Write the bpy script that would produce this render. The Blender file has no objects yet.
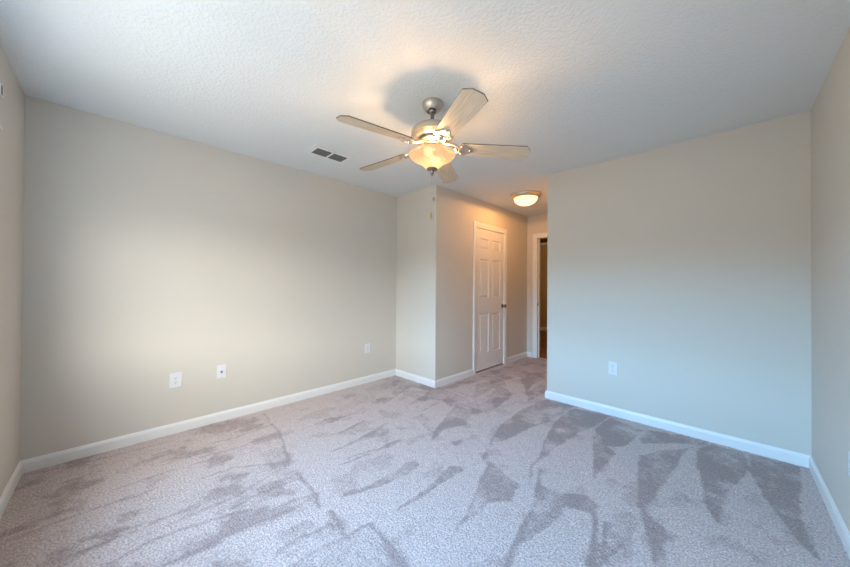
import bpy, bmesh, math, random
import numpy as np
from mathutils import Vector, Matrix
PI = math.pi
SC = bpy.context.scene
COL = SC.collection

# ------------------------------------------------------------------ camera
YAW, PITCH, ROLL, EYE, FPX = 0.7812, 0.0070, 0.0061, 1.2229, 305.68
fw = Vector((-math.sin(YAW) * math.cos(PITCH), math.cos(YAW) * math.cos(PITCH), math.sin(PITCH)))
rt = Vector((math.cos(YAW), math.sin(YAW), 0))
up = rt.cross(fw)
rt2 = rt * math.cos(ROLL) + up * math.sin(ROLL)
up2 = -rt * math.sin(ROLL) + up * math.cos(ROLL)
cd = bpy.data.cameras.new('camera'); cam = bpy.data.objects.new('camera', cd); COL.objects.link(cam)
m = Matrix((( rt2.x, up2.x, -fw.x, 0), (rt2.y, up2.y, -fw.y, 0), (rt2.z, up2.z, -fw.z, EYE), (0, 0, 0, 1)))
cam.matrix_world = m
cd.sensor_width = 36; cd.lens = FPX / 850 * 36; cd.clip_start = 0.01
SC.camera = cam

# ------------------------------------------------------------------ world, view
SC.view_settings.view_transform = 'Standard'; SC.view_settings.look = 'None'
SC.view_settings.gamma = 1; SC.view_settings.use_curve_mapping = False
SC.view_settings.exposure = 0.10
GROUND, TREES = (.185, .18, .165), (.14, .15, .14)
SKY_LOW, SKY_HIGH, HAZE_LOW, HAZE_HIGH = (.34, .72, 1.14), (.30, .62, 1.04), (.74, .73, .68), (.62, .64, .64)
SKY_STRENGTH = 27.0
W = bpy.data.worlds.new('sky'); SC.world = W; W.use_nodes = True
nt = W.node_tree; nt.nodes.clear()
# daylight: blue sky above a skyline, sunlit ground below; sky is hazier and whiter towards +X
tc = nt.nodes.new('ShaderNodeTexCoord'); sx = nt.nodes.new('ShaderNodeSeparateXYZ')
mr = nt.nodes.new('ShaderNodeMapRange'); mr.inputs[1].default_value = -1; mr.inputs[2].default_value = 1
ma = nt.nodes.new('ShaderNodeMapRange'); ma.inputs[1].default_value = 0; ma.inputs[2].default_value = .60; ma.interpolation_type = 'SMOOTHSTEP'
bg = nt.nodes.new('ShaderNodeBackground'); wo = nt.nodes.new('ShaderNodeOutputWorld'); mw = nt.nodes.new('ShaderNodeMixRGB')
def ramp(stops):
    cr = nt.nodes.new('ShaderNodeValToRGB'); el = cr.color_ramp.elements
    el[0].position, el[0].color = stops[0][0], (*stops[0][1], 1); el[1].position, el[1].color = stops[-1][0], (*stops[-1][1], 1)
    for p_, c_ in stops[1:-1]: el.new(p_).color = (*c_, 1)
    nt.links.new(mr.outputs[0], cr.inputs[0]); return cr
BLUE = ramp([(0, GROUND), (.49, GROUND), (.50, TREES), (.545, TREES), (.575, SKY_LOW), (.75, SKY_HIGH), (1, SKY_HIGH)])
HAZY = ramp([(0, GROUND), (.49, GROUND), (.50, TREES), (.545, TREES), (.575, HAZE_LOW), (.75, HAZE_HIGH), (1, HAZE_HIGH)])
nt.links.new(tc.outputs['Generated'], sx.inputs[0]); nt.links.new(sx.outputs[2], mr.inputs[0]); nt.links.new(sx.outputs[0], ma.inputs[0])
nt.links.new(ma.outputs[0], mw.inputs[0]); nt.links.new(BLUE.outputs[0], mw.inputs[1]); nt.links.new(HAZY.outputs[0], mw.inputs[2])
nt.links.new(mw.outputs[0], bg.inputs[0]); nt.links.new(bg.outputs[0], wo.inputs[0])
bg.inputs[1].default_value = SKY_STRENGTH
FAN_W, HALL_W, FAR_W = 19.0, 62.0, 30.0
WARM = (1.0, .60, .29)

LX, NY, JY, CX, EY, PY, PX, RX, H = -3.228, -0.428, 2.698, -2.498, 5.057, 3.332, -1.415, 0.402, 2.44
WX0, WX1, WZ0, WZ1 = -2.45, -0.20, 0.85, 2.06          # window opening in the near wall

def portal():
    l = bpy.data.lights.new('window_portal', 'AREA'); l.shape = 'RECTANGLE'; l.size = WX1 - WX0; l.size_y = WZ1 - WZ0
    l.cycles.is_portal = True
    o = bpy.data.objects.new('window_portal', l); COL.objects.link(o)
    o.location = ((WX0 + WX1) / 2, NY - .145, (WZ0 + WZ1) / 2); o.rotation_euler = (PI / 2, 0, 0)   # -Z looks to +Y
    return o
po = portal(); po.rotation_euler = (-PI / 2, 0, PI)
# make sure the portal faces the room (+Y)
if (po.rotation_euler.to_matrix() @ Vector((0, 0, -1))).y < 0: po.rotation_euler = (PI / 2, 0, 0)

# ------------------------------------------------------------------ materials
def mat(name, color, rough=.6, metal=0, **k):
    M = bpy.data.materials.new(name); M.use_nodes = True
    b = M.node_tree.nodes['Principled BSDF']
    b.inputs['Base Color'].default_value = (*color, 1); b.inputs['Roughness'].default_value = rough; b.inputs['Metallic'].default_value = metal
    if 'spec' in k: b.inputs['Specular IOR Level'].default_value = k['spec']
    return M
def node(M, t, **inp):
    n = M.node_tree.nodes.new(t)
    for a, v in inp.items():
        if a in n.inputs: n.inputs[a].default_value = v
    return n
def lk(M, a, b): M.node_tree.links.new(a, b)
def bsdf(M): return M.node_tree.nodes['Principled BSDF']
def add_bump(M, scale, strength, dist, detail=3, ramp=None):
    t = node(M, 'ShaderNodeTexCoord'); n = node(M, 'ShaderNodeTexNoise', Scale=scale, Detail=detail, Roughness=.55)
    b = node(M, 'ShaderNodeBump', Strength=strength, Distance=dist)
    lk(M, t.outputs['Object'], n.inputs['Vector'])
    src = n.outputs['Fac']
    if ramp:
        r = node(M, 'ShaderNodeMapRange'); r.inputs[1].default_value, r.inputs[2].default_value = ramp; r.interpolation_type = 'SMOOTHSTEP'
        lk(M, src, r.inputs[0]); src = r.outputs[0]
    lk(M, src, b.inputs['Height']); lk(M, b.outputs[0], bsdf(M).inputs['Normal'])
    return src

WALL = mat('wall_paint', (.645, .604, .535), .75, spec=.3); add_bump(WALL, 160, .12, .002, 2)
CEIL = mat('ceiling_texture', (.77, .795, .785), .9, spec=.1); add_bump(CEIL, 62, .3, .006, 3, (.38, .62))
TRIM = mat('white_trim_paint', (.80, .80, .785), .35)
DOORM = mat('white_door_paint', (.78, .775, .76), .4); add_bump(DOORM, 90, .03, .001)
PLASTIC = mat('white_plastic', (.74, .75, .76), .3)
SLOT2 = mat('grey_slot', (.22, .21, .19), .6)
SLOT = mat('dark_slot', (.03, .03, .035), .5)
DUCT_SHADE = mat('duct_shade', (.06, .055, .05), .8)
NICKEL = mat('brushed_nickel', (.60, .55, .48), .46, 1.0); add_bump(NICKEL, 250, .05, .001, 1)
NICKEL_DARK = mat('glare_dimmed_nickel', (.36, .30, .23), .45, 1.0)  # nickel with its colour darkened to hold down glare from the close bulb
STEEL = mat('dark_steel', (.24, .22, .2), .4, 1.0)
BRASS = mat('brass_chain', (.60, .43, .16), .35, 1.0)
KNOBM = mat('satin_nickel_knob', (.33, .29, .25), .3, 1.0)
GREYCAP = mat('grey_connector', (.55, .60, .64), .4)
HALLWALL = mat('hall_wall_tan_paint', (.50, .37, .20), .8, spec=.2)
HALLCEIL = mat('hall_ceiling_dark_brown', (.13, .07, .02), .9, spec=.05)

def wood_floor():
    M = mat('hall_wood_planks', (.2, .1, .04), .45)
    t = node(M, 'ShaderNodeTexCoord'); mp = node(M, 'ShaderNodeMapping'); mp.inputs['Rotation'].default_value = (0, 0, PI / 2)
    br = node(M, 'ShaderNodeTexBrick', Scale=1.0); br.offset = .4
    br.inputs['Brick Width'].default_value = 1.1; br.inputs['Row Height'].default_value = .11; br.inputs['Mortar Size'].default_value = .003
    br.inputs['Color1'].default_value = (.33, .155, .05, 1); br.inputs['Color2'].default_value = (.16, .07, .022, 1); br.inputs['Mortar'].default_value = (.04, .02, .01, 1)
    n = node(M, 'ShaderNodeTexNoise', Scale=6, Detail=5)
    mx = node(M, 'ShaderNodeMixRGB'); mx.blend_type = 'MULTIPLY'; mx.inputs[0].default_value = .6
    lk(M, t.outputs['Object'], mp.inputs[0]); lk(M, t.outputs['Object'], br.inputs[0]); lk(M, mp.outputs[0], n.inputs[0])
    lk(M, br.outputs[0], mx.inputs[1]); lk(M, n.outputs[0], mx.inputs[2]); lk(M, mx.outputs[0], bsdf(M).inputs['Base Color'])
    return M
WOODF = wood_floor()

def blade_wood():
    M = mat('pale_washed_wood', (.5, .42, .32), .5)
    t = node(M, 'ShaderNodeTexCoord'); mp = node(M, 'ShaderNodeMapping'); mp.inputs['Scale'].default_value = (3, 60, 20)
    n = node(M, 'ShaderNodeTexNoise', Scale=2.2, Detail=5, Roughness=.6); r = node(M, 'ShaderNodeValToRGB')
    r.color_ramp.elements[0].position = .32; r.color_ramp.elements[0].color = (.56, .43, .29, 1)
    r.color_ramp.elements[1].position = .68; r.color_ramp.elements[1].color = (.76, .62, .45, 1)
    lk(M, t.outputs['Object'], mp.inputs[0]); lk(M, mp.outputs[0], n.inputs[0]); lk(M, n.outputs[0], r.inputs[0]); lk(M, r.outputs[0], bsdf(M).inputs['Base Color'])
    return M
BLADE = blade_wood()
BLADE_EDGE = mat('dark_blade_edge', (.13, .10, .075), .6)

def alabaster(name, emis, estr, trans, transp, vscale):
    M = bpy.data.materials.new(name); M.use_nodes = True; n_ = M.node_tree.nodes; n_.clear()
    out = n_.new('ShaderNodeOutputMaterial'); t = n_.new('ShaderNodeTexCoord'); no = n_.new('ShaderNodeTexNoise')
    no.inputs['Scale'].default_value = vscale; no.inputs['Detail'].default_value = 4; no.inputs['Distortion'].default_value = 1.2
    rp = n_.new('ShaderNodeValToRGB'); rp.color_ramp.elements[0].position = .3; rp.color_ramp.elements[1].position = .75
    rp.color_ramp.elements[0].color = (emis[0] * .82, emis[1] * .72, emis[2] * .62, 1); rp.color_ramp.elements[1].color = (*emis, 1)
    em = n_.new('ShaderNodeEmission'); em.inputs[1].default_value = estr
    tl = n_.new('ShaderNodeBsdfTranslucent'); tl.inputs[0].default_value = (.95 * trans, .80 * trans, .58 * trans, 1)
    gl = n_.new('ShaderNodeBsdfGlossy'); gl.inputs['Roughness'].default_value = .15; gl.inputs['Color'].default_value = (.05, .05, .05, 1)
    tp = n_.new('ShaderNodeBsdfTransparent')
    tp.inputs[0].default_value = (1, .88, .68, 1)
    a1 = n_.new('ShaderNodeAddShader'); a2 = n_.new('ShaderNodeAddShader'); mx = n_.new('ShaderNodeMixShader'); mx.inputs[0].default_value = transp
    L = M.node_tree.links.new
    L(t.outputs['Object'], no.inputs[0]); L(no.outputs[0], rp.inputs[0]); L(rp.outputs[0], em.inputs[0])
    L(em.outputs[0], a1.inputs[0]); L(tl.outputs[0], a1.inputs[1]); L(a1.outputs[0], a2.inputs[0]); L(gl.outputs[0], a2.inputs[1])
    L(a2.outputs[0], mx.inputs[1]); L(tp.outputs[0], mx.inputs[2]); L(mx.outputs[0], out.inputs[0])
    return M
BOWLG = alabaster('lit_alabaster_glass', (1.0, .66, .37), .80, .02, .10, 9)
DOMEG = alabaster('lit_frosted_glass', (1.0, .74, .42), 2.2, .02, .35, 8)

BULBG = alabaster('lit_bulb_glass', (1.0, .85, .6), 22.0, 0, .85, 4)
def window_glass():
    M = bpy.data.materials.new('window_glass'); M.use_nodes = True; n_ = M.node_tree.nodes; n_.clear()
    out = n_.new('ShaderNodeOutputMaterial'); tp = n_.new('ShaderNodeBsdfTransparent'); gl = n_.new('ShaderNodeBsdfGlossy'); gl.inputs['Roughness'].default_value = .02
    mx = n_.new('ShaderNodeMixShader'); mx.inputs[0].default_value = .06
    L = M.node_tree.links.new; L(tp.outputs[0], mx.inputs[1]); L(gl.outputs[0], mx.inputs[2]); L(mx.outputs[0], out.inputs[0])
    return M
GLASS = window_glass()

def carpet():
    M = mat('grey_beige_carpet', (.4, .36, .35), .95, spec=.05)
    b = bsdf(M)
    if 'Sheen Weight' in b.inputs: b.inputs['Sheen Weight'].default_value = .15
    at = node(M, 'ShaderNodeAttribute'); at.attribute_name = 'nap'
    t = node(M, 'ShaderNodeTexCoord')
    n1 = node(M, 'ShaderNodeTexNoise', Scale=105, Detail=2, Roughness=.6)
    n2 = node(M, 'ShaderNodeTexNoise', Scale=150, Detail=2, Roughness=.6)
    n3 = node(M, 'ShaderNodeTexNoise', Scale=26, Detail=5, Roughness=.75)
    for n in (n1, n2, n3): lk(M, t.outputs['Object'], n.inputs[0])
    # ragged nap edge
    ad = node(M, 'ShaderNodeMath'); ad.operation = 'MULTIPLY_ADD'; ad.inputs[1].default_value = 1.3; ad.inputs[2].default_value = -.65
    lk(M, n3.outputs[0], ad.inputs[0])
    s = node(M, 'ShaderNodeMath'); s.operation = 'ADD'; lk(M, at.outputs['Fac'], s.inputs[0]); lk(M, ad.outputs[0], s.inputs[1])
    mrg = node(M, 'ShaderNodeMapRange'); mrg.inputs[1].default_value = .18; mrg.inputs[2].default_value = .82; lk(M, s.outputs[0], mrg.inputs[0])
    mx = node(M, 'ShaderNodeMixRGB'); mx.inputs[1].default_value = (.58, .487, .465, 1); mx.inputs[2].default_value = (.365, .288, .272, 1)
    lk(M, mrg.outputs[0], mx.inputs[0])
    # tuft speckle
    r1 = node(M, 'ShaderNodeMapRange'); r1.inputs[1].default_value = .3; r1.inputs[2].default_value = .7; r1.inputs[3].default_value = .62; r1.inputs[4].default_value = 1.3
    lk(M, n1.outputs[0], r1.inputs[0])
    r2 = node(M, 'ShaderNodeMapRange'); r2.inputs[1].default_value = .3; r2.inputs[2].default_value = .7; r2.inputs[3].default_value = .8; r2.inputs[4].default_value = 1.2
    lk(M, n2.outputs[0], r2.inputs[0])
    mm = node(M, 'ShaderNodeMath'); mm.operation = 'MULTIPLY'; lk(M, r1.outputs[0], mm.inputs[0]); lk(M, r2.outputs[0], mm.inputs[1])
    vm = node(M, 'ShaderNodeVectorMath'); vm.operation = 'SCALE'; lk(M, mx.outputs[0], vm.inputs[0]); lk(M, mm.outputs[0], vm.inputs['Scale'])
    lk(M, vm.outputs[0], b.inputs['Base Color'])
    bp = node(M, 'ShaderNodeBump', Strength=.7, Distance=.012); lk(M, n1.outputs[0], bp.inputs['Height']); lk(M, bp.outputs[0], b.inputs['Normal'])
    return M
CARPET = carpet()

# ------------------------------------------------------------------ mesh helpers
def obj(name, bm, material, parent=None, smooth=False, kind=None, loc=None):
    me = bpy.data.meshes.new(name); bmesh.ops.recalc_face_normals(bm, faces=bm.faces); bm.to_mesh(me); bm.free()
    mats = material if isinstance(material, (list, tuple)) else [material]
    for mm in mats: me.materials.append(mm)
    o = bpy.data.objects.new(name, me); COL.objects.link(o)
    if smooth:
        for p in me.polygons: p.use_smooth = True
        me.set_sharp_from_angle(angle=math.radians(40))
    if parent is not None: o.parent = parent
    if kind: o['kind'] = kind
    if loc: o.location = loc
    return o
def struct(name, bm, material, parent=None, smooth=False):
    return obj(name, bm, material, parent, smooth, None if parent else 'structure')
def empty(name, loc, rot=(0, 0, 0)):
    o = bpy.data.objects.new(name, None); o.empty_display_size = .1; COL.objects.link(o); o.location = loc; o.rotation_euler = rot; return o
def tag(o, label, cat, group=None):
    o['label'] = label; o['category'] = cat
    if group: o['group'] = group
    return o
def box(bm, x0, x1, y0, y1, z0, z1, bevel=0):
    vs = [bm.verts.new((x, y, z)) for x in (x0, x1) for y in (y0, y1) for z in (z0, z1)]
    fs = [bm.faces.new([vs[i] for i in q]) for q in ((0, 1, 3, 2), (4, 6, 7, 5), (0, 4, 5, 1), (2, 3, 7, 6), (0, 2, 6, 4), (1, 5, 7, 3))]
    if bevel: bmesh.ops.bevel(bm, geom=list({e for f in fs for e in f.edges}), offset=bevel, segments=2, affect='EDGES', profile=.5)
    return bm
def boxes(*bs, bevel=0):
    bm = bmesh.new()
    for b in bs: box(bm, *b, bevel=bevel)
    return bm
def lathe(profile, n=48, bm=None, center=(0, 0)):
    bm = bm or bmesh.new(); rings = []
    for r, z in profile:
        if r < 1e-6: rings.append([bm.verts.new((center[0], center[1], z))])
        else: rings.append([bm.verts.new((center[0] + r * math.cos(2 * PI * i / n), center[1] + r * math.sin(2 * PI * i / n), z)) for i in range(n)])
    for a, b in zip(rings, rings[1:]):
        for i in range(n):
            j = (i + 1) % n
            if len(a) == 1 and len(b) == 1: continue
            if len(a) == 1: bm.faces.new((a[0], b[i], b[j]))
            elif len(b) == 1: bm.faces.new((a[i], b[0], a[j]))
            else: bm.faces.new((a[i], b[i], b[j], a[j]))
    return bm
def prism(pts, z0, z1, bm=None, bevel=0):
    bm = bm or bmesh.new()
    a = [bm.verts.new((x, y, z0)) for x, y in pts]; b = [bm.verts.new((x, y, z1)) for x, y in pts]
    fs = [bm.faces.new(a[::-1]), bm.faces.new(b)]
    for i in range(len(pts)):
        j = (i + 1) % len(pts); fs.append(bm.faces.new((a[i], a[j], b[j], b[i])))
    if bevel: bmesh.ops.bevel(bm, geom=list(set(fs[0].edges) | set(fs[1].edges)), offset=bevel, segments=2, affect='EDGES', profile=.5)
    return bm
def tube(path, r, n=8, bm=None):
    bm = bm or bmesh.new(); path = [Vector(p) for p in path]; rings = []
    for i, p in enumerate(path):
        d = (path[min(i + 1, len(path) - 1)] - path[max(i - 1, 0)]).normalized()
        a = d.orthogonal().normalized(); b = d.cross(a)
        if rings and abs(d.z) < .99:
            a = d.cross(Vector((0, 0, 1))).normalized(); b = d.cross(a)
        rr = r[i] if isinstance(r, (list, tuple)) else r
        rings.append([bm.verts.new(p + (a * math.cos(2 * PI * k / n) + b * math.sin(2 * PI * k / n)) * rr) for k in range(n)])
    for a, b in zip(rings, rings[1:]):
        for k in range(n): bm.faces.new((a[k], a[(k + 1) % n], b[(k + 1) % n], b[k]))
    bm.faces.new(rings[0][::-1]); bm.faces.new(rings[-1]); return bm

# ------------------------------------------------------------------ the carpet floor, with its vacuum marks
# areas where the pile is brushed the other way (floor coordinates, metres)
NAP = [
 (0.9, [(-1.103, 3.254), (-0.794, 3.298), (-0.83, 2.995), (-0.849, 2.842), (-0.885, 2.755), (-0.944, 2.217), (-0.952, 2.117), (-0.987, 2.212), (-1.063, 2.574), (-1.114, 2.972)]),
 (0.9, [(-0.782, 3.248), (-0.512, 3.186), (-0.518, 3.055), (-0.558, 2.767), (-0.667, 2.657), (-0.583, 2.583), (-0.609, 2.159), (-0.783, 2.761), (-0.812, 2.959)]),
 (0.9, [(-0.487, 3.211), (-0.222, 3.308), (-0.213, 3.181), (-0.378, 2.993), (-0.482, 2.886), (-0.507, 2.994)]),
 (0.9, [(-0.456, 2.693), (-0.364, 2.883), (-0.212, 3.077), (-0.262, 2.57), (-0.295, 2.34), (-0.321, 2.12), (-0.347, 2.05), (-0.399, 2.344)]),
 (0.6, [(-1.63, 3.282), (-1.69, 3.96), (-1.498, 3.511), (-1.571, 3.165)]),
 (0.6, [(-1.415, 2.729), (-1.405, 3.294), (-1.107, 3.323), (-1.123, 2.995), (-1.188, 2.744), (-1.232, 2.377)]),
 (0.75, [(-1.378, 3.28), (-1.15, 2.783), (-1.225, 2.434), (-1.257, 2.165), (-1.296, 2.081), (-1.324, 2.097), (-1.414, 2.4), (-1.449, 2.794), (-1.431, 3.106)]),
 (0.75, [(-1.984, 2.463), (-1.737, 2.433), (-1.698, 2.284), (-1.636, 2.202), (-1.711, 1.991), (-1.677, 1.828), (-1.662, 1.754), (-1.735, 1.866), (-1.852, 2.126)]),
 (0.75, [(-1.063, 2.574), (-0.918, 2.224), (-0.956, 2.078), (-1.007, 2.291)]),
 (0.6, [(-1.296, 2.081), (-1.217, 2.037), (-1.14, 1.963), (-1.214, 1.924), (-1.231, 1.834), (-1.296, 1.997)]),
 (0.6, [(-2.447, 2.733), (-2.459, 3.486), (-2.407, 4.135), (-2.506, 4.968), (-2.179, 5.102), (-1.708, 4.002), (-1.744, 3.727), (-1.645, 3.313), (-1.796, 3.563), (-2.01, 3.817), (-2.052, 3.526), (-1.694, 3.082), (-1.667, 2.787), (-1.643, 2.529), (-1.724, 2.382), (-1.984, 2.463), (-1.968, 2.717), (-2.154, 2.745)]),
 (0.6, [(-1.645, 3.313), (-1.672, 3.918), (-1.484, 3.478), (-1.515, 3.098)]),
 (0.6, [(-3.258, 2.727), (-2.53, 2.753), (-1.95, 2.693), (-1.993, 2.379), (-2.175, 2.463), (-2.118, 2.078), (-2.205, 2.432), (-2.28, 2.355), (-2.328, 2.111), (-2.459, 2.572), (-2.724, 2.501), (-2.542, 1.968), (-2.571, 1.938), (-2.864, 2.463), (-2.946, 2.22), (-3.264, 2.459)]),
 (0.6, [(-1.546, 1.872), (-1.5, 1.94), (-1.453, 1.88), (-1.487, 1.824)]),
 (0.6, [(-1.57, 1.372), (-1.564, 1.497), (-1.502, 1.457), (-1.515, 1.395), (-1.553, 1.341)]),
 (0.85, [(-1.585, 1.441), (-1.527, 1.482), (-1.502, 1.457), (-1.476, 1.342), (-1.521, 1.182), (-1.554, 1.029), (-1.59, 0.944), (-1.605, 0.953), (-1.577, 1.044), (-1.559, 1.228)]),
 (0.85, [(-1.341, 1.604), (-1.284, 1.662), (-1.246, 1.635), (-1.243, 1.548), (-1.263, 1.415), (-1.272, 1.302), (-1.283, 1.095), (-1.295, 1.062), (-1.293, 1.117), (-1.293, 1.306)]),
 (0.85, [(-1.169, 1.828), (-1.057, 1.796), (-0.915, 1.767), (-0.904, 1.673), (-0.87, 1.588), (-0.957, 1.478), (-0.954, 1.395), (-0.962, 1.307), (-0.961, 1.198), (-0.98, 1.289), (-1.032, 1.449), (-1.102, 1.633)]),
 (0.85, [(-0.808, 1.563), (-0.737, 1.534), (-0.684, 1.425), (-0.686, 1.328), (-0.681, 1.211), (-0.67, 1.127), (-0.676, 1.121), (-0.697, 1.196), (-0.722, 1.338), (-0.755, 1.515)]),
 (0.85, [(-1.296, 0.932), (-1.271, 0.939), (-1.039, 0.9), (-0.927, 0.869), (-1.113, 0.682), (-1.265, 0.84), (-1.237, 0.902)]),
 (0.5, [(-1.069, 1.2), (-1.033, 1.255), (-1.004, 1.236), (-1.038, 1.212)]),
 (0.75, [(-0.9, 2.018), (-0.818, 1.864), (-0.696, 1.859), (-0.582, 1.95), (-0.516, 1.901), (-0.504, 1.788), (-0.541, 1.812), (-0.642, 1.774), (-0.633, 1.638), (-0.655, 1.541), (-0.672, 1.421), (-0.691, 1.338), (-0.729, 1.431), (-0.763, 1.588), (-0.828, 1.828)]),
 (0.75, [(-0.374, 2.209), (-0.331, 2.066), (-0.267, 1.988), (-0.169, 1.961), (-0.209, 1.838), (-0.186, 1.578), (-0.197, 1.566), (-0.224, 1.67), (-0.276, 1.82), (-0.328, 1.965)]),
 (0.85, [(-0.527, 1.868), (-0.494, 1.819), (-0.447, 1.647), (-0.398, 1.496), (-0.37, 1.393), (-0.416, 1.346), (-0.438, 1.456), (-0.467, 1.627)]),
 (0.6, [(-0.47, 1.803), (-0.431, 1.912), (-0.372, 1.983), (-0.329, 1.945), (-0.331, 1.764), (-0.298, 1.673), (-0.336, 1.558), (-0.324, 1.439), (-0.376, 1.387), (-0.398, 1.496), (-0.426, 1.668)]),
 (0.9, [(-0.162, 3.088), (-0.09, 3.284), (0.083, 3.277), (0.105, 3.035), (0.063, 2.839), (0.007, 2.594), (-0.025, 2.353), (-0.031, 2.226), (-0.071, 2.306), (-0.117, 2.6)]),
 (0.9, [(0.105, 3.035), (0.103, 3.278), (0.242, 3.327), (0.348, 3.297), (0.273, 2.533), (0.272, 2.355), (0.295, 2.255), (0.287, 2.24), (0.245, 2.327), (0.198, 2.536), (0.157, 2.696), (0.107, 2.855)]),
 (0.6, [(0.393, 3.393), (0.404, 3.338), (0.406, 2.656), (0.383, 2.634), (0.393, 3.116)]),
 (0.6, [(-0.289, 3.361), (-0.091, 3.327), (-0.177, 3.154), (-0.271, 3.145)]),
 (0.8, [(-1.711, 0.849), (-1.576, 0.803), (-1.632, 0.691), (-1.688, 0.439), (-1.723, 0.238), (-1.765, 0.099), (-1.713, 0.004), (-1.751, -0.072), (-1.843, 0.253), (-1.857, 0.482)]),
 (0.8, [(-1.318, 0.782), (-1.294, 0.929), (-1.039, 0.9), (-0.871, 0.848), (-1.342, 0.376), (-1.333, 0.63)]),
 (0.8, [(-1.481, 0.546), (-1.446, 0.776), (-1.368, 0.791), (-1.377, 0.585), (-1.397, 0.516)]),
 (0.55, [(-2.014, -0.042), (-2.061, 0.14), (-2.062, 0.41), (-2.072, 0.574), (-2.047, 0.773), (-1.891, 0.756), (-1.932, 0.501), (-1.997, 0.397), (-2.005, 0.149), (-1.95, -0.04)]),
 (0.55, [(-2.483, -0.054), (-2.454, 0.164), (-2.3, 0.17), (-2.362, 0.028), (-2.369, -0.051)]),
 (0.55, [(-2.682, 0.431), (-2.619, 0.939), (-2.445, 0.903), (-2.463, 0.528), (-2.478, 0.399)]),
 (0.55, [(-2.88, 0.461), (-2.838, 0.958), (-2.741, 0.963), (-2.798, 0.449)]),
 (0.55, [(-3.239, 0.518), (-3.117, 0.988), (-2.901, 0.959), (-2.902, 0.465)]),
 (0.55, [(-2.078, 1.11), (-2.101, 1.41), (-2.171, 1.704), (-2.036, 1.649), (-1.997, 1.544), (-2.051, 1.355), (-2.056, 1.155)]),
 (0.55, [(-1.883, 1.076), (-1.863, 1.397), (-1.84, 1.468), (-1.843, 1.238)]),
 (0.4, [(-2.305, 1.23), (-2.311, 1.431), (-2.343, 1.596), (-2.278, 1.433)]),
 (0.4, [(-2.965, 1.606), (-2.974, 1.898), (-3.094, 2.242), (-3.096, 2.581), (-2.872, 2.47), (-2.517, 1.973), (-2.473, 1.684), (-2.552, 1.384), (-2.783, 1.612)]),
 (0.4, [(-2.552, 1.124), (-2.597, 1.408), (-2.507, 1.429), (-2.49, 1.157)]),
 (0.4, [(-2.012, 0.368), (-2.027, 0.471), (-2.084, 0.623), (-2.118, 0.838), (-1.971, 0.84), (-1.918, 0.76), (-1.967, 0.589), (-1.922, 0.459)]),
 (0.6, [(-3.279, -0.434), (-3.234, -0.079), (-2.621, -0.022), (-2.467, -0.13), (-2.477, -0.382), (-2.844, -0.441)]),
]
NAP_LIGHT = [
 (0.15, [(-2.433, 2.717), (-2.38, 2.802), (-2.207, 3.488), (-2.211, 3.135), (-2.024, 2.832), (-2.016, 2.71), (-2.296, 2.739)]),
 (0.15, [(-1.955, 2.772), (-1.995, 3.198), (-1.94, 3.154), (-1.89, 2.755)]),
]
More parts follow.
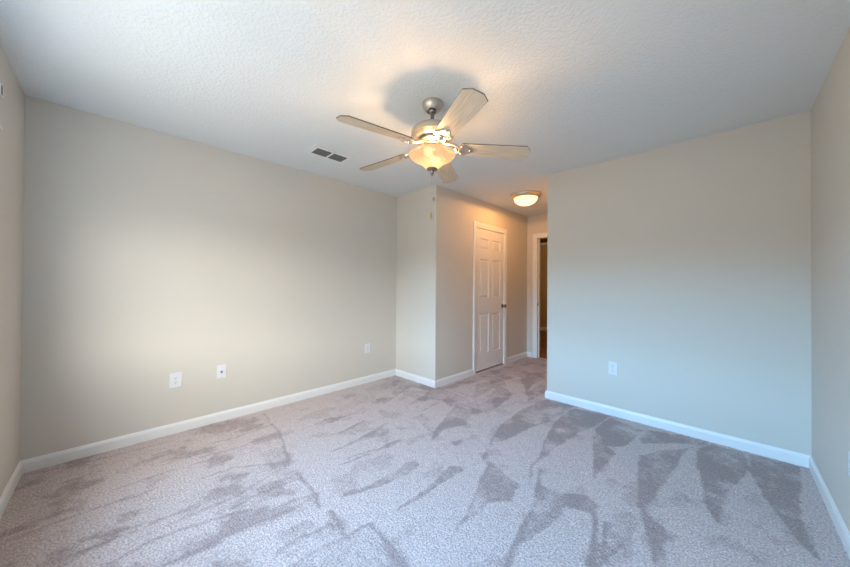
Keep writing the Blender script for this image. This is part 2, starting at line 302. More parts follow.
STROKES = [
 (0.8, 0.012, [(-3.141, 0.999), (-2.844, 0.971), (-2.608, 0.953), (-2.153, 0.848)]),
 (0.9, 0.014, [(-1.991, 0.83), (-1.832, 0.84), (-1.708, 0.83), (-1.599, 0.798)]),
 (0.9, 0.014, [(-1.518, 0.824), (-1.414, 0.808), (-1.324, 0.789)]),
 (0.9, 0.014, [(-1.315, 0.784), (-1.322, 0.853), (-1.298, 0.932)]),
 (1, 0.016, [(-1.294, 0.929), (-1.158, 0.914), (-1.032, 0.895), (-0.945, 0.878)]),
 (1, 0.012, [(-1.169, 1.828), (-1.102, 1.633), (-1.032, 1.449), (-0.98, 1.289), (-0.961, 1.198)]),
 (1, 0.012, [(-1.51, 1.465), (-1.493, 1.34), (-1.504, 1.185), (-1.551, 1.027), (-1.591, 0.931)]),
 (1, 0.012, [(-1.283, 1.095), (-1.266, 1.296), (-1.271, 1.462)]),
 (1, 0.012, [(-0.758, 1.532), (-0.73, 1.413), (-0.712, 1.301), (-0.694, 1.191)]),
 (0.8, 0.01, [(-2.072, 1.107), (-2.085, 1.399), (-2.152, 1.689)]),
 (0.8, 0.01, [(-1.878, 1.073), (-1.844, 1.259), (-1.854, 1.479), (-1.836, 1.583)]),
 (0.8, 0.01, [(-2.298, 1.226), (-2.3, 1.424), (-2.335, 1.591)]),
 (0.8, 0.01, [(-2.558, 1.107), (-2.597, 1.408)]),
 (0.8, 0.01, [(-2.53, 1.372), (-2.567, 1.748), (-2.716, 2.162)]),
 (0.8, 0.01, [(-1.912, 1.148), (-1.885, 1.328), (-1.827, 1.458)]),
 (0.7, 0.012, [(-2.838, 0.455), (-2.795, 0.678), (-2.838, 0.958)]),
 (0.7, 0.012, [(-2.646, 0.425), (-2.615, 0.682), (-2.628, 0.942)]),
 (0.7, 0.012, [(-2.358, 0.38), (-2.345, 0.57), (-2.158, 0.837)]),
 (0.7, 0.012, [(-2.005, 0.388), (-2.019, 0.493), (-2.083, 0.692), (-2.105, 0.833)]),
 (0.7, 0.012, [(-1.922, 0.459), (-1.947, 0.608), (-1.923, 0.82)]),
 (0.7, 0.012, [(-1.76, 0.622), (-1.743, 0.744), (-1.715, 0.843)]),
 (0.7, 0.014, [(-2.001, -0.042), (-2.024, 0.178), (-2.02, 0.452)]),
 (0.7, 0.014, [(-1.917, -0.018), (-1.948, 0.133), (-1.916, 0.336), (-1.845, 0.513)]),
 (0.7, 0.014, [(-1.734, 0.154), (-1.73, 0.304), (-1.724, 0.48), (-1.684, 0.713), (-1.705, 0.846)]),
 (0.7, 0.014, [(-2.154, -0.046), (-2.107, 0.143), (-2.065, 0.329)]),
 (0.7, 0.014, [(-2.443, -0.053), (-2.423, 0.087), (-2.44, 0.179)]),
 (0.7, 0.014, [(-1.472, 0.543), (-1.459, 0.654), (-1.446, 0.776)]),
 (0.7, 0.014, [(-1.347, 0.542), (-1.345, 0.67), (-1.318, 0.782)]),
 (0.8, 0.01, [(-2.52, 1.952), (-2.651, 2.28), (-2.744, 2.586)]),
 (0.8, 0.01, [(-2.328, 2.111), (-2.394, 2.409), (-2.333, 2.606)]),
 (0.8, 0.01, [(-2.118, 2.078), (-2.145, 2.335), (-2.13, 2.509)]),
 (0.8, 0.01, [(-1.667, 1.771), (-1.747, 1.904), (-1.868, 2.172), (-1.969, 2.478)]),
 (0.8, 0.01, [(-1.231, 1.834), (-1.324, 2.097), (-1.414, 2.4), (-1.449, 2.794)]),
 (0.8, 0.01, [(-1.955, 2.772), (-2.174, 2.77), (-2.318, 2.765)]),
 (0.9, 0.01, [(-0.952, 2.117), (-1.023, 2.381), (-1.082, 2.684), (-1.116, 3.002)]),
 (0.9, 0.01, [(-0.816, 1.762), (-0.89, 1.996)]),
 (0.9, 0.01, [(-0.88, 1.802), (-0.948, 2.001), (-0.952, 2.117)]),
 (0.9, 0.01, [(-0.609, 2.159), (-0.781, 2.764)]),
 (0.9, 0.01, [(-0.348, 2.048), (-0.456, 2.693)]),
 (1, 0.012, [(-0.702, 1.358), (-0.751, 1.54), (-0.804, 1.75), (-0.827, 1.855)]),
 (1, 0.012, [(-0.436, 1.464), (-0.468, 1.643), (-0.514, 1.839)]),
 (1, 0.012, [(-0.401, 1.54), (-0.455, 1.799)]),
 (1, 0.012, [(-0.374, 2.209), (-0.325, 2.029), (-0.273, 1.856), (-0.225, 1.676)]),
 (1, 0.012, [(-0.398, 1.496), (-0.388, 1.583), (-0.352, 1.71)]),
 (1, 0.01, [(-0.16, 3.051), (-0.117, 2.6), (-0.071, 2.306), (-0.031, 2.207)]),
 (1, 0.01, [(0.103, 3.001), (0.157, 2.696), (0.198, 2.536), (0.245, 2.327), (0.287, 2.24)]),
 (0.8, 0.01, [(-2.414, -0.372), (-2.439, -0.26), (-2.442, -0.105), (-2.446, 0.073)]),
 (0.8, 0.01, [(-2.1, -0.119), (-2.079, 0.088), (-2.098, 0.33)]),
 (0.8, 0.01, [(-2.587, -0.008), (-2.597, 0.232), (-2.559, 0.514)]),
 (0.8, 0.01, [(-1.748, 0.138), (-1.704, 0.355)]),
 (0.8, 0.01, [(-3.162, -0.34), (-3.112, -0.076), (-3.083, 0.273)]),
]
def fract(x, y, seed, octv=4):
    """value noise on arrays"""
    rng = np.random.RandomState(seed); out = 0; amp = 1; tot = 0
    for o in range(octv):
        g = rng.rand(64, 64); xi = np.floor(x).astype(int); yi = np.floor(y).astype(int)
        fx = x - xi; fy = y - yi; fx = fx * fx * (3 - 2 * fx); fy = fy * fy * (3 - 2 * fy)
        a = g[xi % 64, yi % 64]; b = g[(xi + 1) % 64, yi % 64]; c = g[xi % 64, (yi + 1) % 64]; d = g[(xi + 1) % 64, (yi + 1) % 64]
        out = out + amp * ((a * (1 - fx) + b * fx) * (1 - fy) + (c * (1 - fx) + d * fx) * fy); tot += amp; amp *= .5; x = x * 2 + 17.3; y = y * 2 + 5.1
    return out / tot
def inside(px, py, poly):
    r = np.zeros(px.shape, bool); n = len(poly)
    for i in range(n):
        x1, y1 = poly[i]; x2, y2 = poly[(i + 1) % n]
        if y1 == y2: continue
        c = ((y1 > py) != (y2 > py)) & (px < (x2 - x1) * (py - y1) / (y2 - y1) + x1); r ^= c
    return r
def build_floor():
    st = .010
    xs = np.arange(LX - .01, RX + .02, st); ys = np.arange(NY - .01, EY + .11, st)
    gx, gy = np.meshgrid(xs, ys, indexing='ij')
    wx = gx + (fract(gx * 9, gy * 9, 1) - .5) * .022; wy = gy + (fract(gx * 9 + 40, gy * 9, 2) - .5) * .022
    nap = np.zeros(gx.shape)
    for w, poly in NAP: nap = np.maximum(nap, .84 * w * inside(wx, wy, poly))
    for w, poly in NAP_LIGHT: nap = np.where(inside(wx, wy, poly), np.minimum(nap, w), nap)
    # brushed streaks of the first passes beside the left wall
    sd = np.array(STREAK_DIR); su = wx * sd[0] + wy * sd[1]; sv = -wx * sd[1] + wy * sd[0]
    st_n = fract(su * 1.1 + 3, sv * 7.5 + 9, 5, 3)
    lane = inside(wx, wy, LANE)
    nap = np.where(lane, np.maximum(nap, np.clip((st_n - .50) * 5, 0, .5)), nap)
    nap = nap * np.clip(.45 + 1.0 * fract(gx * 9 + 5, gy * 9, 21, 4), .5, 1.1)
    nap = np.where(lane, nap * .56, nap)
    # narrow ridges where a vacuum pass ended
    for w, wd, pl in STROKES:
        for (x1, y1), (x2, y2) in zip(pl, pl[1:]):
            x_, y_ = min(x1, x2) - .06, min(y1, y2) - .06
            i0, i1 = max(0, int((x_ - xs[0]) / st)), int((max(x1, x2) + .06 - xs[0]) / st) + 1
            j0, j1 = max(0, int((y_ - ys[0]) / st)), int((max(y1, y2) + .06 - ys[0]) / st) + 1
            if i1 <= i0 or j1 <= j0: continue
            X, Y = wx[i0:i1, j0:j1], wy[i0:i1, j0:j1]; dx, dy = x2 - x1, y2 - y1
            t_ = np.clip(((X - x1) * dx + (Y - y1) * dy) / (dx * dx + dy * dy), 0, 1)
            dd = np.hypot(X - x1 - t_ * dx, Y - y1 - t_ * dy)
            nap[i0:i1, j0:j1] = np.maximum(nap[i0:i1, j0:j1], w * np.clip(1.3 - dd / wd, 0, 1))
    # scuffed patches
    sc = fract(gx * 8, gy * 6, 8, 4); nap = np.clip(nap + np.clip((sc - .57) * 5, 0, .42) - np.clip((.36 - sc) * 3, 0, .3), 0, 1)
    for _ in range(1):
        q = np.pad(nap, 1, mode='edge'); nap = (q[1:-1, 1:-1] * 2 + q[:-2, 1:-1] + q[2:, 1:-1] + q[1:-1, :-2] + q[1:-1, 2:]) / 6
    z = (fract(gx * 30, gy * 30, 11, 2) - .5) * .006
    nx, ny = gx.shape
    keep = ~(((gx[:-1, :-1] < CX - .12) & (gy[:-1, :-1] > JY + .12)) | ((gx[:-1, :-1] > PX + .12) & (gy[:-1, :-1] > PY + .12)))
    idx = np.arange(nx * ny).reshape(nx, ny)
    quads = np.stack([idx[:-1, :-1], idx[1:, :-1], idx[1:, 1:], idx[:-1, 1:]], -1)[keep]
    used = np.zeros(nx * ny, bool); used[quads.ravel()] = True; remap = np.cumsum(used) - 1
    V = np.stack([gx, gy, z], -1).reshape(-1, 3)[used]; nv = nap.ravel()[used]
    me = bpy.data.meshes.new('floor'); me.from_pydata(V.tolist(), [], remap[quads].tolist())
    a = me.attributes.new('nap', 'FLOAT', 'POINT'); a.data.foreach_set('value', nv.astype(np.float32))
    me.materials.append(CARPET)
    o = bpy.data.objects.new('floor', me); COL.objects.link(o); o['kind'] = 'structure'
    for p in me.polygons: p.use_smooth = True
    return o
STREAK_DIR = (0.260, 0.966)
LANE = [(-3.169, 1.004), (-2.608, 0.953), (-2.153, 0.848), (-1.992, 0.85), (-1.785, 0.861), (-1.612, 0.807), (-1.5, 0.825), (-1.337, 0.793), (-1.291, 0.928), (-1.039, 0.9), (-0.838, 0.856), (-0.804, 0.699), (-1.772, -0.27), (-2.993, -0.531), (-3.378, -0.442)]
build_floor()

# ------------------------------------------------------------------ ceiling and walls
T = .12
struct('ceiling', boxes((LX - T, RX + T, NY - T, EY + T, H, H + .1)), CEIL)
struct('wall_left', boxes((LX - T, LX, NY - T, JY + .3, -.05, H + .02)), WALL)
struct('wall_right', boxes((RX, RX + T, NY - T, PY + .3, -.05, H + .02)), WALL)
def rounded_corner(cx, cy, sx_, sy_, r=.012, n=5):
    # arc points of an outside corner at (cx, cy); solid lies towards (sx_, sy_)
    return [(cx + sx_ * r - sx_ * r * math.cos(a), cy + sy_ * r - sy_ * r * math.sin(a)) for a in [PI / 2 * i / n for i in range(n + 1)]]
# near wall with the window opening
struct('wall_near', boxes((LX - T, WX0, NY - .14, NY, -.05, H + .02), (WX1, RX + T, NY - .14, NY, -.05, H + .02),
                          (WX0, WX1, NY - .14, NY, -.05, WZ0), (WX0, WX1, NY - .14, NY, WZ1, H + .02)), WALL)
# short wall beside the closet
struct('wall_closet_side', boxes((LX - T, CX - .012, JY, JY + T, -.05, H + .02)), WALL)
# closet wall with its door opening
D0, D1, DZ = 3.525, 4.29, 2.055                        # rough opening
arc = rounded_corner(CX, JY, -1, 1)                    # from the closet face round to the short wall
bm = prism(arc + [(CX - .012, JY + T), (CX - T, JY + T), (CX - T, D0), (CX, D0)], -.05, H + .02)
box(bm, CX - T, CX, D1, EY + T, -.05, H + .02); box(bm, CX - T, CX, D0, D1, DZ, H + .02)
struct('wall_closet', bm, WALL)
struct('floor_closet', boxes((LX, CX - .10, JY + T, EY, -.08, -.004)), CARPET)
struct('wall_closet_left', boxes((LX - T, LX, JY + .3, EY + .1, -.05, H + .02)), WALL)
# end wall with the doorway
E0, E1, EZ = -2.33, -1.56, 2.06
struct('wall_end', boxes((LX - T, E0, EY, EY + .105, -.05, H + .02), (E1, PX + T, EY, EY + .105, -.05, H + .02), (E0, E1, EY, EY + .105, EZ, H + .02)), WALL)
# partition (far wall) with its bullnose corner, and its return along the hall
arc = rounded_corner(PX, PY, 1, 1)
bm = prism(arc + [(RX, PY), (RX, PY + T), (PX + T, PY + T), (PX + T, EY), (PX, EY)], -.05, H + .02)
struct('wall_far', bm, WALL)
# baseboards
BH, BT = .083, .014
def baseboard(name, p0, p1, nrm, ext0=0, ext1=0):
    """profile run along p0->p1, sticking out along nrm (into the room)"""
    p0 = Vector(p0); p1 = Vector(p1); d = (p1 - p0).normalized(); n = Vector(nrm)
    prof = [(-.004, -.01), (BT, -.01), (BT, BH - .022), (BT - .003, BH - .012), (BT - .007, BH - .004), (BT - .009, BH), (-.004, BH)]
    bm = bmesh.new(); ends = []
    for p, e, s in ((p0, ext0, -1), (p1, ext1, 1)):
        ring = []
        for o_, z in prof:
            q = p + n * o_ + d * (s * e * max(o_, 0)); ring.append(bm.verts.new((q.x, q.y, z)))
        ends.append(ring)
    k = len(prof)
    for i in range(k): bm.faces.new((ends[0][i], ends[0][(i + 1) % k], ends[1][(i + 1) % k], ends[1][i]))
    bm.faces.new(ends[0][::-1]); bm.faces.new(ends[1])
    return struct(name, bm, TRIM)
CW = .068                                              # casing width
baseboard('baseboard_left', (LX, NY), (LX, JY), (1, 0), -1, -1)
baseboard('baseboard_near', (RX, NY), (LX, NY), (0, 1), -1, -1)
baseboard('baseboard_right', (RX, PY), (RX, NY), (-1, 0), -1, -1)
baseboard('baseboard_far', (PX, PY), (RX, PY), (0, -1), 1, -1)
baseboard('baseboard_hall', (PX, EY), (PX, PY), (-1, 0), -1, 1)
baseboard('baseboard_closet_side', (LX, JY), (CX, JY), (0, -1), -1, 1)
baseboard('baseboard_closet', (CX, JY), (CX, D0 - CW), (1, 0), 1, 0)
baseboard('baseboard_closet_end', (CX, D1 + CW), (CX, EY), (1, 0), 0, -1)
baseboard('baseboard_end', (CX, EY), (E0 - CW, EY), (0, -1), -1, 0)

# casings: a moulded profile mitred round an opening
def casing(name, axis, plane, a0, a1, top, out, width=CW, parent=None):
    """axis 'x': opening runs along X on plane Y; 'y': along Y on plane X. out = +1/-1 direction of projection"""
    prof = [(0, 0), (0, .010), (.012, .013), (width * .55, .017), (width - .01, .019), (width, .015), (width, 0)]
    path = [((a0, -.01), (-1, 0)), ((a0, top), (-1, 1)), ((a1, top), (1, 1)), ((a1, -.01), (1, 0))]
    bm = bmesh.new(); rings = []
    for (a, z), (da, dz) in path:
        ring = []
        for w, t in prof:
            aa, zz = a + da * w, z + dz * w; oo = plane + out * (t - .002)
            ring.append(bm.verts.new((aa, oo, zz) if axis == 'x' else (oo, aa, zz)))
        rings.append(ring)
    k = len(prof)
    for r0, r1 in zip(rings, rings[1:]):
        for i in range(k): bm.faces.new((r0[i], r0[(i + 1) % k], r1[(i + 1) % k], r1[i]))
    bm.faces.new(rings[0][::-1]); bm.faces.new(rings[-1])
    return bm

# ------------------------------------------------------------------ closet door (door_1)
d1 = empty('door_1', (CX, (D0 + D1) / 2, 0)); d1['kind'] = 'structure'
def shift(bm, dx, dy, dz=0):
    bmesh.ops.translate(bm, verts=bm.verts, vec=(dx, dy, dz)); return bm
ox, oy = -CX, -(D0 + D1) / 2
obj('door_casing', shift(casing('c', 'y', CX, D0 + .006, D1 - .006, DZ - .006, 1), ox, oy), TRIM, d1, True)
obj('door_jamb', shift(boxes((CX - T, CX + .004, D0 - .002, D0 + .012, -.02, DZ), (CX - T, CX + .004, D1 - .012, D1 + .002, -.02, DZ),
                             (CX - T, CX + .004, D0, D1, DZ - .012, DZ + .002)), ox, oy), TRIM, d1)
def door_slab():
    bm = bmesh.new()
    y0, y1, z0, z1 = D0 + .015, D1 - .015, .022, DZ - .016; xf, xb = CX - .006, CX - .041
    ysp = [y0, 3.636, 3.862, 3.953, 4.179, y1]; zsp = [z0, .255, .825, 1.058, 1.610, 1.752, 1.905, z1]
    grid = [[bm.verts.new((xf, y, z)) for z in zsp] for y in ysp]; panels = []
    for i in range(5):
        for j in range(7):
            f = bm.faces.new((grid[i][j], grid[i + 1][j], grid[i + 1][j + 1], grid[i][j + 1]))
            if i in (1, 3) and j in (1, 3, 5): panels.append(f)
    bm.normal_update()
    if panels[0].normal.x < 0: bmesh.ops.reverse_faces(bm, faces=bm.faces); bm.normal_update()
    def deepen(fs, th, dx):
        bmesh.ops.inset_individual(bm, faces=fs, thickness=th)
        bmesh.ops.translate(bm, verts=list({v for f in fs for v in f.verts}), vec=(dx, 0, 0))
    deepen(panels, .014, -.015); deepen(panels, .006, 0); deepen(panels, .026, .012)
    ed = [e for e in bm.edges if e.is_boundary]
    ex = bmesh.ops.extrude_edge_only(bm, edges=ed); vs = [g for g in ex['geom'] if isinstance(g, bmesh.types.BMVert)]
    bmesh.ops.translate(bm, verts=vs, vec=(xb - xf, 0, 0))
    bmesh.ops.holes_fill(bm, edges=[e for e in bm.edges if e.is_boundary])
    return bm
slab = obj('door_panel', shift(door_slab(), ox, oy), DOORM, d1)
bm = lathe([(0, 0), (.032, 0), (.032, .004), (.026, .008), (.011, .010), (.010, .030), (.017, .036), (.026, .045), (.0285, .055), (.025, .064), (.012, .069), (0, .070)], 32)
bmesh.ops.rotate(bm, verts=bm.verts, matrix=Matrix.Rotation(PI / 2, 3, 'Y'))
obj('door_knob', shift(bm, -.006, 4.238 + oy, .915), KNOBM, d1, True)
for zc in (.33, 1.08, 1.824):
    bm = lathe([(0, -.045), (.0055, -.045), (.0055, .045), (0, .045)], 12, center=(.008, D0 + .010 + oy))
    lathe([(0, .045), (.004, .045), (.0065, .049), (.004, .053), (0, .053)], 12, bm, (.008, D0 + .010 + oy))
    obj('door_hinge', shift(bm, 0, 0, zc), TRIM, d1, True)

# end doorway: casing, jamb, strike
t1 = empty('trim_1', (E0, EY, 0)); t1['kind'] = 'structure'
obj('doorway_casing', shift(casing('c', 'x', EY, E0 + .004, E1 - .004, EZ - .004, -1, .066), -E0, -EY), TRIM, t1, True)
obj('doorway_jamb', shift(boxes((E0 - .002, E0 + .016, EY - .004, EY + .115, -.02, EZ), (E1 - .016, E1 + .002, EY - .004, EY + .115, -.02, EZ),
                                (E0, E1, EY - .004, EY + .115, EZ - .016, EZ + .002),
                                (E0 + .016, E0 + .028, EY + .045, EY + .08, -.02, EZ - .016)), -E0, -EY), TRIM, t1)
obj('strike_plate', shift(boxes((E0 + .015, E0 + .019, EY + .004, EY + .034, .885, .945)), -E0, -EY), STEEL, t1)

# ------------------------------------------------------------------ the room beyond the doorway
HY0, HY1, HX0, HX1 = EY + .105, 8.28, -4.6, -1.2
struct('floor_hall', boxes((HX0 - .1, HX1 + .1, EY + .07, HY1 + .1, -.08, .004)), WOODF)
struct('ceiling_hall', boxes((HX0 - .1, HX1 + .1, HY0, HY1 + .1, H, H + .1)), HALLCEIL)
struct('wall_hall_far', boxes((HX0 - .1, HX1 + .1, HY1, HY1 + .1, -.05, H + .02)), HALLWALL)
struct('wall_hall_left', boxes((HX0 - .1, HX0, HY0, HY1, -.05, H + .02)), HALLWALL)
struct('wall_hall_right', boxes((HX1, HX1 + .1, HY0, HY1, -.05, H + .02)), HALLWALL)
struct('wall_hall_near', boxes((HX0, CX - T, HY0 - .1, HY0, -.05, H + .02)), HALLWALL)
struct('baseboard_hall_far', boxes((HX0, HX1, HY1 - .014, HY1, 0, .10)), TRIM)
struct('trim_2', boxes((HX0, HX1, HY1 - .03, HY1, H - .07, H - .03)), TRIM)
l = bpy.data.lights.new('hall_unseen_light', 'POINT'); l.energy = FAR_W; l.color = (1, .62, .30); l.shadow_soft_size = .12  # unseen bare point light, added to light the room beyond; no fixture
o = bpy.data.objects.new('hall_unseen_light', l); COL.objects.link(o); o.location = (-2.4, 6.6, 2.2)

# ------------------------------------------------------------------ window in the near wall (daylight source)
w1 = empty('window_1', ((WX0 + WX1) / 2, NY, 0)); w1['kind'] = 'structure'
wx, wy = -(WX0 + WX1) / 2, -NY
mid = (WX0 + WX1) / 2
obj('window_frame', shift(boxes((WX0, WX0 + .04, NY - .13, NY - .07, WZ0, WZ1), (WX1 - .04, WX1, NY - .13, NY - .07, WZ0, WZ1), (mid - .03, mid + .03, NY - .13, NY - .07, WZ0, WZ1),
                                (WX0, WX1, NY - .13, NY - .07, WZ0, WZ0 + .04), (WX0, WX1, NY - .13, NY - .07, WZ1 - .04, WZ1),
                                (WX0, WX1, NY - .12, NY - .08, (WZ0 + WZ1) / 2 - .02, (WZ0 + WZ1) / 2 + .02)), wx, wy), TRIM, w1)
obj('window_sill', shift(boxes((WX0 - .04, WX1 + .04, NY - .07, NY + .035, WZ0 - .02, WZ0 + .002), bevel=.004), wx, wy), TRIM, w1)
for a, b in ((WX0 + .03, mid - .02), (mid + .02, WX1 - .03)):
    obj('window_pane', shift(boxes((a, b, NY - .104, NY - .098, WZ0 + .03, WZ1 - .03)), wx, wy), GLASS, w1)

# curtain rod brackets left on the near wall
def bracket(x, z, hw, hh, label):
    r = empty('curtain_rod_bracket', (x, NY, z))
    obj('wall_plate', boxes((-hw, hw, -.001, .006, -hh, hh), bevel=.002), PLASTIC, r)
    if hh > .02: obj('slot', boxes((hw - .040, hw - .012, .0055, .0075, -hh * .72, hh * .72)), SLOT2, r)
    tag(r, label, 'bracket')
    return r
bracket(-2.640, 2.207, .034, .030, 'upper white curtain rod bracket screwed high on the wall near the ceiling')
bracket(-2.618, 2.022, .046, .008, 'lower white curtain rod bracket on the wall, below another bracket')

# ------------------------------------------------------------------ electrical plates (local frame: face towards +X)
def plate(name, loc, rotz, w, h, style, label, cat):
    r = empty(name, loc, (0, 0, rotz))
    obj('cover_plate', boxes((-.001, .006, -w / 2, w / 2, -h / 2, h / 2), bevel=.0025), PLASTIC, r)
    if style == 'duplex':
        for s in (1, -1):
            pts = []
            for a in range(24):
                t_ = 2 * PI * a / 24; pts.append((max(-.0165, min(.0165, .0195 * math.cos(t_))), max(-.0135, min(.0135, .0165 * math.sin(t_)))))
            bm = prism(pts, .004, .0085); bmesh.ops.rotate(bm, verts=bm.verts, matrix=Matrix(((0, 0, 1), (1, 0, 0), (0, 1, 0))))
            so = obj('socket', shift(bm, 0, 0, s * .0195), PLASTIC, r)
            obj('slots', boxes((.0083, .0088, -.0075, -.0055, s * .0195 - .001, s * .0195 + .0075), (.0083, .0088, .0055, .0075, s * .0195 - .0005, s * .0195 + .007),
                               (.0083, .0088, -.0022, .0022, s * .0195 - .0095, s * .0195 - .005)), SLOT, so)
        bm = lathe([(0, 0), (.0035, 0), (.003, .0015), (0, .002)], 12); bmesh.ops.rotate(bm, verts=bm.verts, matrix=Matrix.Rotation(PI / 2, 3, 'Y'))
        obj('screw', shift(bm, .006, 0, 0), NICKEL, r, True)
    elif style == 'jack':
        obj('jack', boxes((.005, .0085, -.011, .011, -.012, .012), bevel=.0015), GREYCAP, r)
        bm = lathe([(0, 0), (.0075, 0), (.0075, .006), (.0045, .006), (.0045, .014), (0, .014)], 16); bmesh.ops.rotate(bm, verts=bm.verts, matrix=Matrix.Rotation(PI / 2, 3, 'Y'))
        obj('connector', shift(bm, .008, 0, -.002), STEEL, r, True)
        for s in (1, -1):
            bm = lathe([(0, 0), (.0035, 0), (.003, .0015), (0, .002)], 12); bmesh.ops.rotate(bm, verts=bm.verts, matrix=Matrix.Rotation(PI / 2, 3, 'Y'))
            obj('screw', shift(bm, .006, 0, s * .042), NICKEL, r, True)
    return tag(r, label, cat)
plate('wall_outlet', (LX, .348, .434), 0, .082, .118, 'duplex', 'white duplex outlet on the left wall, wider plate beside a single-jack plate', 'outlet')
plate('cable_jack_plate', (LX, .668, .442), 0, .072, .118, 'jack', 'white wall plate with one dark centre jack on the left wall', 'wall plate')
plate('wall_outlet', (LX, 2.232, .430), 0, .074, .118, 'duplex', 'small white outlet on the left wall close to the room corner', 'outlet')
plate('wall_outlet', (-.778, PY, .448), -PI / 2, .074, .120, 'duplex', 'white duplex outlet alone on the bare far wall right of the hall', 'outlet')
plate('wall_outlet', (RX, 2.366, .412), PI, .074, .110, 'duplex', 'white outlet on the right wall, seen edge-on at the picture border', 'outlet')

# ------------------------------------------------------------------ ceiling air vent
v = empty('ceiling_vent', (-2.637, 1.388, H))
vx, vy = .068, .150                                     # half size of the two louvre openings together
fx_, fy_ = .104, .186
bm = bmesh.new()
for b in ((-fx_, fx_, -fy_, -vy), (-fx_, fx_, vy, fy_), (-fx_, -vx, -vy, vy), (vx, fx_, -vy, vy), (-vx, vx, -.009, .009)):
    box(bm, *b, -.009, .001)
obj('frame', bm, TRIM, v)
obj('duct_shade_plate', boxes((-vx, vx, -vy, vy, -.0015, .0005)), DUCT_SHADE, v)  # dark backing plate, duct's shade put into its colour; ceiling has no hole
for s in (-1, 1):
    bm = bmesh.new()
    for k in range(7):
        x = -vx + .012 + k * (2 * vx - .024) / 6
        n0 = len(bm.verts); y0, y1 = (.009, vy) if s > 0 else (-vy, -.009)
        sub = bmesh.new(); box(sub, -.0062, .0062, y0, y1, -.0006, .0006)
        bmesh.ops.rotate(sub, verts=sub.verts, matrix=Matrix.Rotation(math.radians(-35), 3, 'Y')); shift(sub, x, 0, -.0055)
        tm = bpy.data.meshes.new('t'); sub.to_mesh(tm); sub.free(); bm.from_mesh(tm); bpy.data.meshes.remove(tm)
    obj('louver_bank', bm, mat('grey_louver', (.15, .145, .135), .6) if s < 0 else bpy.data.materials['grey_louver'], v)
tag(v, 'white rectangular ceiling air vent with two dark louvred openings', 'air vent')

# ------------------------------------------------------------------ flush ceiling light in the hall
f = empty('ceiling_light', (-1.915, 3.825, H))
obj('trim_ring', lathe([(.165, .001), (.196, 0), (.198, -.012), (.186, -.034), (.170, -.046), (.155, -.048), (.150, -.044), (.150, -.020), (.165, .001)], 64), NICKEL, f, True)
prof = [(.152 * math.cos(a), -.044 - .098 * math.sin(a)) for a in [PI / 2 * i / 14 for i in range(15)]]; prof[-1] = (0, prof[-1][1])
obj('glass_dome', lathe(prof, 64), DOMEG, f, True)
tag(f, 'round flush ceiling light with glowing dome and nickel ring in the hallway', 'ceiling light')
l = bpy.data.lights.new('flush_bulb', 'SPOT'); l.energy = HALL_W; l.color = (1, .52, .20); l.shadow_soft_size = .06; l.spot_size = PI; l.spot_blend = .06
o = bpy.data.objects.new('flush_bulb', l); COL.objects.link(o); o.location = (-1.915, 3.825, H - .06)

# ------------------------------------------------------------------ ceiling fan
FX, FY = -1.398, 1.470
F = empty('ceiling_fan', (FX, FY, H))
tag(F, 'brushed nickel ceiling fan with five pale wood blades and lit glass bowl', 'ceiling fan')
obj('canopy', lathe([(0, .001), (.066, .001), (.068, -.004), (.066, -.024), (.056, -.044), (.044, -.054), (.040, -.057), (.036, -.050), (.014, -.046), (0, -.046)], 48), NICKEL, F, True)
bm = lathe([(0, -.045), (.022, -.048), (.026, -.060), (.020, -.072), (.0125, -.076), (.0125, -.130), (.022, -.133), (.022, -.162), (0, -.162)], 32)
obj('downrod', bm, STEEL, F, True)
obj('motor_housing', lathe([(0, -.146), (.030, -.146), (.060, -.149), (.100, -.155), (.124, -.163), (.136, -.174), (.139, -.186), (.139, -.206), (.142, -.208), (.142, -.214), (.138, -.216),
                            (.130, -.224), (.112, -.232), (.070, -.238), (0, -.238)], 64), NICKEL, F, True, loc=(0, 0, -.013))
obj('flywheel', lathe([(0, -.236), (.090, -.236), (.094, -.240), (.092, -.250), (.082, -.255), (.050, -.256), (0, -.256)], 48), NICKEL_DARK, F, True, loc=(0, 0, -.013))
obj('light_fitter', lathe([(0, -.252), (.052, -.252), (.052, -.262), (.040, -.268), (.038, -.288), (.030, -.296), (.024, -.304), (0, -.304)], 40), NICKEL_DARK, F, True, loc=(0, 0, -.014))
# glass bowl: open on top, bell-shaped
prof = [(.149, -.342), (.1535, -.345), (.1545, -.349), (.153, -.354), (.148, -.361), (.140, -.368), (.131, -.374), (.119, -.380), (.105, -.387), (.091, -.394), (.077, -.404), (.063, -.417), (.048, -.432), (.030, -.442)]
obj('glass_bowl', lathe(prof, 72), BOWLG, F, True)
obj('finial', lathe([(0, -.421), (.031, -.421), (.035, -.428), (.034, -.436), (.024, -.442), (.014, -.446), (.011, -.453), (.013, -.459), (.009, -.466), (.004, -.472), (.005, -.476), (0, -.480)], 32), KNOBM, F, True, loc=(0, 0, -.011))
obj('center_post', lathe([(0, -.314), (.006, -.314), (.006, -.436), (0, -.436)], 12), STEEL, F, True)
# bulbs on short arms inside the bowl
for a in (YAW + PI + 1.2, YAW + PI + 1.2 + PI):
    c, s = math.cos(a), math.sin(a)
    bm = lathe([(0, -.030), (.012, -.030), (.013, 0), (.020, .014), (.028, .034), (.029, .045), (.024, .060), (.012, .069), (0, .071)], 24)
    bmesh.ops.rotate(bm, verts=bm.verts, matrix=Matrix.Rotation(PI / 2, 3, 'Y')); bmesh.ops.rotate(bm, verts=bm.verts, matrix=Matrix.Rotation(a, 3, 'Z'))
    b_ = obj('bulb', shift(bm, .036 * c, .036 * s, -.358), BULBG, F, True)
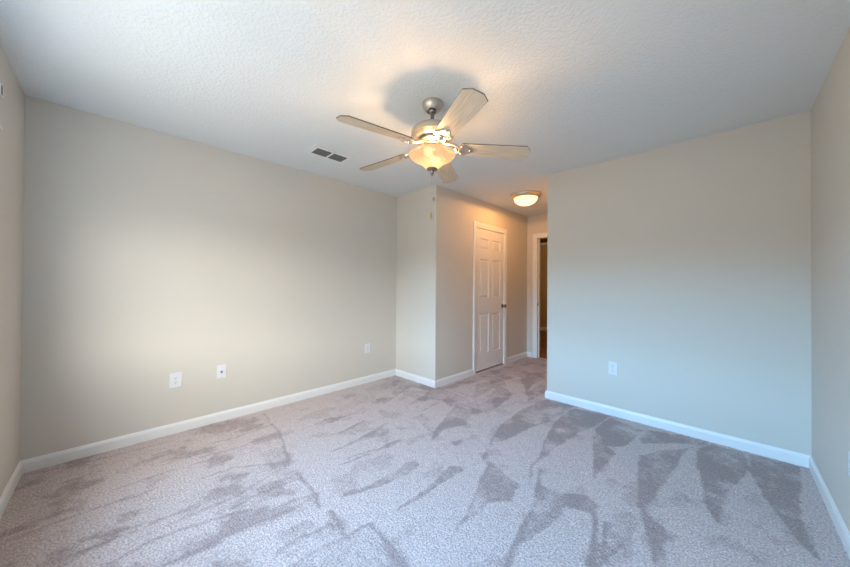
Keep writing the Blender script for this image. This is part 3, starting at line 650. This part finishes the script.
# blades and their irons
PH = 4.5776
def blade_bm():
    r0, r1 = .190, .648; w0, w1 = .056, .070; ch = .032
    pts = [(r0, -w0 + .012), (r0 + .012, -w0), (r1 - ch, -w1), (r1, -w1 + ch * 1.25), (r1, w1 - ch * 1.25), (r1 - ch, w1), (r0 + .012, w0), (r0, w0 - .012)]
    return prism(pts, -.003, .003)
def iron_bm():
    bm = bmesh.new()
    # arm from the flywheel, dropping to the blade
    n = 8
    for side in (-1, 1):
        path = []
        for i in range(n + 1):
            u = i / n; path.append((.075 + .120 * u, side * (.016 + .020 * math.sin(PI * u)), .030 * (1 - u) ** 1.5 - .008))
        tube(path, .0085, 8, bm)
    # three-lobed plate under the blade root
    pts = []
    for i in range(48):
        t_ = 2 * PI * i / 48; r = .046 + .012 * math.cos(3 * t_)
        pts.append((.212 + r * math.cos(t_), r * 1.05 * math.sin(t_)))
    prism(pts, -.0095, -.0035, bm)
    tube([(.18, 0, -.008), (.165, 0, -.006), (.15, 0, 0)], [.016, .014, .010], 10, bm)
    for a, b in ((.252, 0), (.196, .036), (.196, -.036)):
        lathe([(0, -.014), (.006, -.013), (.008, -.009)], 12, bm, (a, b))
    return bm
pitch = math.radians(-13); BK = 0
blade_me = iron_me = None
for k in range(5):
    a = PH + k * 2 * PI / 5
    ir = None
    if k == 0:
        bo = obj('blade', blade_bm(), [BLADE, BLADE_EDGE], F); blade_me = bo.data
        for p_ in blade_me.polygons:
            if abs(p_.normal.z) < .5: p_.material_index = 1
        io = obj('blade_iron', iron_bm(), NICKEL, F, True); iron_me = io.data
    else:
        bo = bpy.data.objects.new('blade', blade_me); io = bpy.data.objects.new('blade_iron', iron_me)
        COL.objects.link(bo); COL.objects.link(io); bo.parent = F; io.parent = F
    rot = Matrix.Rotation(a + (0, -.025, 0, 0, 0)[ (k + BK) % 5 ], 4, 'Z') @ Matrix.Rotation(math.radians((1.6, 1.6, 2.8, 1.6, 1.6)[(k + BK) % 5]), 4, 'Y')
    bo.matrix_local = Matrix.Translation((0, 0, -.296)) @ rot @ Matrix.Rotation(pitch, 4, 'X')
    io.matrix_local = Matrix.Translation((0, 0, -.296)) @ rot @ Matrix.Rotation((pitch) * .9, 4, 'X') 
# pull chains
def chain(x, y, z0, z1, fobm, fob):
    bm = bmesh.new(); z = z0; i = 0
    n = int((z0 - z1) / .006)
    tube([(x, y, z0), (x, y, z1)], .0004, 6, bm)
    for i in range(n):
        bmesh.ops.create_icosphere(bm, subdivisions=1, radius=.0009, matrix=Matrix.Translation((x, y, z0 - i * .006)))
    c = obj('pull_chain', bm, BRASS, F)
    obj('chain_fob', lathe(fob, 16, None, (x, y)), fobm, c, True)
rv = Vector((rt.x, rt.y))
chain(-rv.x * .004, -rv.y * .004, -.489, -.730, BRASS, [(0, -.728), (.004, -.730), (.005, -.742), (.0075, -.752), (.009, -.764), (.007, -.772), (0, -.775)])
chain(rv.x * .012, rv.y * .012, -.440, -.630, STEEL, [(0, -.628), (.005, -.630), (.007, -.640), (.007, -.650), (.004, -.656), (0, -.657)])
l = bpy.data.lights.new('fan_bulb', 'POINT'); l.energy = FAN_W; l.color = WARM; l.shadow_soft_size = .04
o = bpy.data.objects.new('fan_bulb', l); COL.objects.link(o); o.location = (FX, FY, H - .368)
